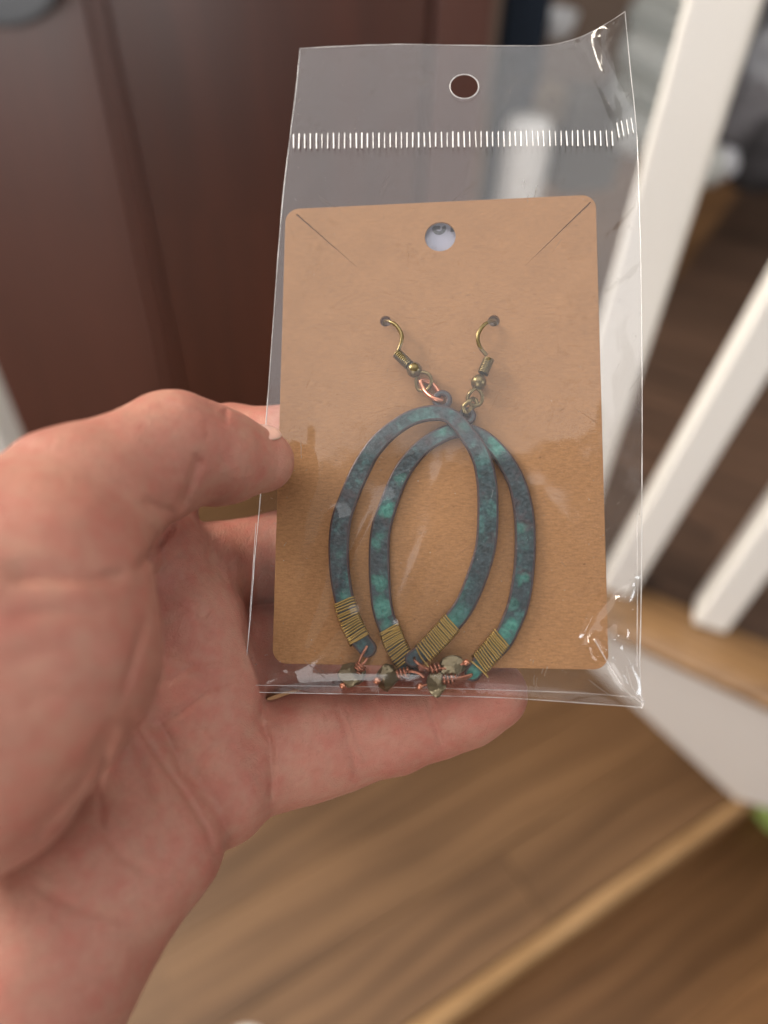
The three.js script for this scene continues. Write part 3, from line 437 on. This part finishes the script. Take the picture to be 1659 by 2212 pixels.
  // surface nets
  const c = 0.56, x0 = -96, y0 = -112, z0 = -174, nx = 230, ny = 245, nz = 172, F = new Float32Array(nx * ny * nz).fill(9), B = 6;
  const id = (i, j, k) => (k * ny + j) * nx + i;
  for (let bk = 0; bk < nz; bk += B) for (let bj = 0; bj < ny; bj += B) for (let bi = 0; bi < nx; bi += B) {
    const m = field(x0 + (bi + B / 2) * c, y0 + (bj + B / 2) * c, z0 + (bk + B / 2) * c, false);
    const far = Math.abs(m) > B * c * 0.9 + 3.2;
    for (let k = bk; k < Math.min(nz, bk + B); k++) for (let j = bj; j < Math.min(ny, bj + B); j++) for (let i = bi; i < Math.min(nx, bi + B); i++) F[id(i, j, k)] = far ? m : field(x0 + i * c, y0 + j * c, z0 + k * c, true);
  }
  const vid = new Int32Array(nx * ny * nz).fill(-1), pos = [], idx = [];
  const E8 = [[0, 0, 0], [1, 0, 0], [0, 1, 0], [1, 1, 0], [0, 0, 1], [1, 0, 1], [0, 1, 1], [1, 1, 1]], ED = [[0, 1], [2, 3], [4, 5], [6, 7], [0, 2], [1, 3], [4, 6], [5, 7], [0, 4], [1, 5], [2, 6], [3, 7]];
  for (let k = 0; k < nz - 1; k++) for (let j = 0; j < ny - 1; j++) for (let i = 0; i < nx - 1; i++) {
    const v = E8.map(([a, b, e]) => F[id(i + a, j + b, k + e)]); let n = 0, sx = 0, sy = 0, sz = 0;
    for (const [a, b] of ED) if ((v[a] < 0) !== (v[b] < 0)) { const t = v[a] / (v[a] - v[b]); n++; sx += E8[a][0] + (E8[b][0] - E8[a][0]) * t; sy += E8[a][1] + (E8[b][1] - E8[a][1]) * t; sz += E8[a][2] + (E8[b][2] - E8[a][2]) * t; }
    if (n) { vid[id(i, j, k)] = pos.length / 3; pos.push(x0 + (i + sx / n) * c, y0 + (j + sy / n) * c, z0 + (k + sz / n) * c); }
  }
  const quad = (a, b, e, f, flip) => { if (a < 0 || b < 0 || e < 0 || f < 0) return; if (flip) idx.push(a, e, b, a, f, e); else idx.push(a, b, e, a, e, f); };
  for (let k = 1; k < nz - 1; k++) for (let j = 1; j < ny - 1; j++) for (let i = 1; i < nx - 1; i++) {
    const s = F[id(i, j, k)] < 0;
    if (s !== F[id(i + 1, j, k)] < 0) quad(vid[id(i, j - 1, k - 1)], vid[id(i, j, k - 1)], vid[id(i, j, k)], vid[id(i, j - 1, k)], !s);
    if (s !== F[id(i, j + 1, k)] < 0) quad(vid[id(i - 1, j, k - 1)], vid[id(i - 1, j, k)], vid[id(i, j, k)], vid[id(i, j, k - 1)], !s);
    if (s !== F[id(i, j, k + 1)] < 0) quad(vid[id(i - 1, j - 1, k)], vid[id(i, j - 1, k)], vid[id(i, j, k)], vid[id(i - 1, j, k)], !s);
  }
  const nrm = new Float32Array(pos.length), col = new Float32Array(pos.length);
  for (let q = 0; q < pos.length; q += 3) {
    const [x, y, z] = [pos[q], pos[q + 1], pos[q + 2]], e = 0.45, gx = field(x + e, y, z, true) - field(x - e, y, z, true), gy = field(x, y + e, z, true) - field(x, y - e, z, true), gz = field(x, y, z + e, true) - field(x, y, z - e, true), l = Math.hypot(gx, gy, gz) || 1;
    nrm[q] = gx / l; nrm[q + 1] = gy / l; nrm[q + 2] = gz / l;
    const m = fbm(x * 0.09, y * 0.09, z * 0.09, 3), f = fbm(x * 0.45, y * 0.45, z * 0.45 + 9, 3), red = clamp(0.55 + m * 0.9 + f * 1.1), pale = 1 + f * 0.16 + 0.13 * fbm(x * 1.05, y * 1.05, z * 1.05 + 4, 2);
    col[q] = mix(0.45, 0.39, red) * pale; col[q + 1] = mix(0.222, 0.142, red) * pale; col[q + 2] = mix(0.158, 0.104, red) * pale;
  }
  // box-mapped skin grain
  const n3 = idx.length, p2 = new Float32Array(n3 * 3), nn = new Float32Array(n3 * 3), c2 = new Float32Array(n3 * 3), uv = new Float32Array(n3 * 2), base = V3(-0.075, -0.09, -0.112).applyMatrix4(camera.matrixWorld);
  const rot = new THREE.Matrix3().setFromMatrix4(camera.matrixWorld), v = V3();
  for (let t = 0; t < n3; t += 3) {
    let a = [0, 0, 0]; for (let q = 0; q < 3; q++) for (let e = 0; e < 3; e++) a[e] += Math.abs(nrm[idx[t + q] * 3 + e]);
    const ax = a[0] > a[1] && a[0] > a[2] ? 0 : a[1] > a[2] ? 1 : 2;
    for (let q = 0; q < 3; q++) { const i = idx[t + q] * 3, o = (t + q) * 3; v.set(pos[i] / 1000, pos[i + 1] / 1000, pos[i + 2] / 1000).applyMatrix4(camera.matrixWorld).sub(base); p2[o] = v.x; p2[o + 1] = v.y; p2[o + 2] = v.z; v.set(nrm[i], nrm[i + 1], nrm[i + 2]).applyMatrix3(rot); nn[o] = v.x; nn[o + 1] = v.y; nn[o + 2] = v.z; for (let e = 0; e < 3; e++) c2[o + e] = col[i + e];
      uv[(t + q) * 2] = (ax === 0 ? pos[i + 2] : pos[i]) / 30; uv[(t + q) * 2 + 1] = (ax === 1 ? pos[i + 2] : pos[i + 1]) / 30; }
  }
  const g = new THREE.BufferGeometry(); g.setAttribute('position', new THREE.BufferAttribute(p2, 3)); g.setAttribute('normal', new THREE.BufferAttribute(nn, 3)); g.setAttribute('color', new THREE.BufferAttribute(c2, 3)); g.setAttribute('uv', new THREE.BufferAttribute(uv, 2));
  const skinBump = dataTex(1024, 1024, (u, vv, cc3) => { const w = fbm(u * 12, vv * 12, 1.1, 2); const a = noise(u * 150 + w * 6, vv * 60 + w * 9), b = noise(u * 64 + w * 8, vv * 170, 4.4), d = fbm(u * 200, vv * 200, 7.7, 2); const l1 = 1 - Math.min(1, Math.abs(noise(u * 34 + w * 4, vv * 13 + w * 5, 12.3)) * 5), l2 = 1 - Math.min(1, Math.abs(noise(u * 12 + w * 5, vv * 40 + w * 3, 15.1)) * 5); cc3[0] = cc3[1] = cc3[2] = 0.55 - 0.22 * Math.abs(a) - 0.16 * Math.abs(b) + 0.15 * d + 0.2 - 0.13 * l1 - 0.1 * l2; }, false);
  const skin = new THREE.MeshPhysicalMaterial({ color: lin(1, 1, 1), vertexColors: true, roughness: 0.52, bumpMap: skinBump, bumpScale: 0.00024, sheen: 0.12, sheenColor: lin(1, 0.6, 0.5), sheenRoughness: 0.5, specularIntensity: 0.7 });
  const hand = thing('hand', 'left hand with open palm holding the clear bag between thumb and fingers', 'hand', base);
  part('skin', g, skin, hand);
  // thumb nail
  const ng = new THREE.SphereGeometry(1, 32, 18); ng.scale(0.0033, 0.0007, 0.0041); const nm = part('thumbnail', ng, phys([0.68, 0.4, 0.32], 0.28, { clearcoat: 0.5, clearcoatRoughness: 0.2 }), hand);
  const tip = J(556, 995, cd(566, 996) - 7.4, 72), nd = V3(0.24, 0.9, 0.36).normalize(); nm.position.copy(V3(tip[0], tip[1], tip[2]).addScaledVector(nd, tip[3] - 0.5).multiplyScalar(0.001).applyMatrix4(camera.matrixWorld).sub(base));
  nm.quaternion.copy(camera.quaternion).multiply(new THREE.Quaternion().setFromUnitVectors(V3(0, 1, 0), nd));
  const rim = part('nail_edge', tube([...Array(11)].map((_, i) => { const a = -1.1 + i * 0.22; return V3(0.0032 * Math.cos(a * 0.7), 0, 0.004 * Math.sin(a * 0.7)); }), 0.00014, 24, 6), std([0.58, 0.42, 0.32], 0.4), nm);
}

// ---------------------------------------------------------------- blurred things behind
{
  const clothMat = (rgb) => std(rgb, 0.95);
  // a lumpy soft body: a rounded box or ball pushed about by noise
  const soft = (geo, amp, f, seed) => { const p = geo.attributes.position, n = geo.attributes.normal; for (let i = 0; i < p.count; i++) { const k = amp * fbm(p.getX(i) * f, p.getY(i) * f, p.getZ(i) * f + seed, 3); p.setXYZ(i, p.getX(i) + n.getX(i) * k, p.getY(i) + n.getY(i) * k, p.getZ(i) + n.getZ(i) * k); } geo.computeVertexNormals(); return geo; };
  const sized = (px, depth) => px * depth / FPX;
  // round dark mirror on the cabinet front
  const cab = scene.getObjectByName('cabinet'), inv = cab.matrixWorld.clone(); cab.updateMatrixWorld(); inv.copy(cab.matrixWorld).invert();
  const ray = at(-40, -150, 1), o = camera.position.clone().applyMatrix4(inv), e = ray.clone().applyMatrix4(inv).sub(o), hit = o.clone().addScaledVector(e, (0.03 - o.z) / e.z).applyMatrix4(cab.matrixWorld);
  const t = thing('round_mirror', 'dark round mirror on the mahogany cabinet, cut off by the top left corner', 'mirror', hit); t.rotation.y = cab.rotation.y;
  const rad = sized(178, hit.clone().applyMatrix4(camera.matrixWorldInverse).z * -1);
  part('glass', new THREE.CylinderGeometry(rad * 0.94, rad * 0.94, 0.012, 72).rotateX(Math.PI / 2), phys([0.03, 0.035, 0.045], 0.25), t);
  part('rim', new THREE.TorusGeometry(rad * 0.96, rad * 0.05, 12, 90), std([0.03, 0.03, 0.035], 0.5), t);
  // things standing on the upper floor behind the bag
  const stand = (name, label, cat, px, py, depth, geo, mat, child, turn = 0) => { const q = at(px, py, depth), g = thing(name, label, cat, q); part(child, geo, mat, g); g.rotation.y = turn; return g; };
  stand('curtain', 'dark navy cloth panel at the top, right of the mahogany cabinet', 'curtain', 1118, 150, 1.0, soft(new RoundedBoxGeometry(0.062, 0.42, 0.03, 4, 0.012), 0.008, 16, 2), clothMat([0.012, 0.02, 0.035]), 'cloth');
  stand('canister', 'white round canister seen through the bag above the card', 'canister', 1124, 392, 0.95, new THREE.LatheGeometry([[0, -0.12], [0.03, -0.12], [0.031, 0.06], [0.024, 0.075], [0, 0.077]].map(([x, y]) => V2(x, y)), 40), M.paint, 'body');
  stand('cardboard_box', 'tan cardboard box seen through the bag beside the hang hole', 'box', 1165, 225, 1.05, new RoundedBoxGeometry(0.06, 0.05, 0.05, 2, 0.003), std([0.3, 0.22, 0.15], 0.9), 'carton', 0.4);
  stand('bowl', 'white rounded bowl at the top, left of the bent bag corner', 'bowl', 1203, 46, 1.0, new THREE.LatheGeometry([[0, -0.022], [0.014, -0.021], [0.024, -0.008], [0.028, 0.012], [0.0265, 0.012], [0.022, -0.006], [0, -0.017]].map(([x, y]) => V2(x, y)), 40), std([0.75, 0.76, 0.78], 0.4), 'shell');
  stand('storage_bin', 'grey cloth storage bin seen through the bag at upper right', 'bin', 1262, 300, 1.12, soft(new RoundedBoxGeometry(0.1, 0.14, 0.08, 6, 0.015), 0.006, 18, 4), clothMat([0.13, 0.115, 0.1]), 'bin_body', 0.3);
  const pile = [[1500, 8], [1452, 70], [1425, 150], [1412, 232], [1420, 312]], ord = ['topmost', 'second from the top', 'middle one', 'fourth from the top', 'lowest'];
  pile.forEach(([px, py], k) => { const g = stand('folded_towel', `folded grey towel in the pile left of the white baluster, ${ord[k]}`, 'towel', px + 20, py, 1.0 - k * 0.012, soft(new RoundedBoxGeometry(0.15, 0.045, 0.1, 8, 0.02), 0.008, 14, k * 3.1), clothMat([0.46 - 0.1 * (k % 2), 0.47 - 0.1 * (k % 2), 0.45 - 0.1 * (k % 2)]), 'cloth', -0.5 + 0.1 * k); g.rotation.z = -0.3; g.userData.group = 'folded grey towels in a pile'; });
  const lumps = [[1600, 40, 0.055, [0.05, 0.048, 0.052], 'dark charcoal clothing heap at the top right corner'], [1650, 170, 0.06, [0.17, 0.17, 0.18], 'mid grey clothing heap below the charcoal one at the right edge'], [1588, 255, 0.05, [0.09, 0.085, 0.09], 'dark grey clothing heap right of the tall white baluster'], [1655, 330, 0.05, [0.03, 0.028, 0.03], 'black clothing heap above the brown floor at the right edge'], [1562, 352, 0.02, [0.42, 0.42, 0.44], 'small pale grey cloth at the foot of the heaps']];
  for (const [px, py, r, c, label] of lumps) stand('clothing', label, 'clothing', px, py, 1.05, soft(new THREE.SphereGeometry(r, 40, 28), r * 0.6, 1.2 / r, px), clothMat(c.map((q) => q * 1.8)), 'cloth');
  // green box on the lower step and a white lid on the floor
  const gq = onY(1666, 1734, -0.168), gb = thing('green_box', 'light green box corner on the lower step at the right edge', 'box', gq); const gm = part('carton', new RoundedBoxGeometry(0.075, 0.05, 0.06, 3, 0.006), std([0.5, 0.7, 0.2], 0.5), gb); gm.position.y = 0.026; const gl = part('lid', new RoundedBoxGeometry(0.078, 0.012, 0.063, 3, 0.004), std([0.62, 0.72, 0.32], 0.5), gb); gl.position.y = 0.056; gb.rotation.y = 0.5;
  const lq = onY(530, 2293, 0.001), lb = thing('lid', 'white round lid on the wooden floor at the bottom edge', 'lid', lq); part('cap', new THREE.LatheGeometry([[0, 0], [0.024, 0], [0.025, 0.006], [0.022, 0.011], [0, 0.013]].map(([x, y]) => V2(x, y)), 40), std([0.8, 0.8, 0.78], 0.5), lb);
}
renderer.render(scene, camera);
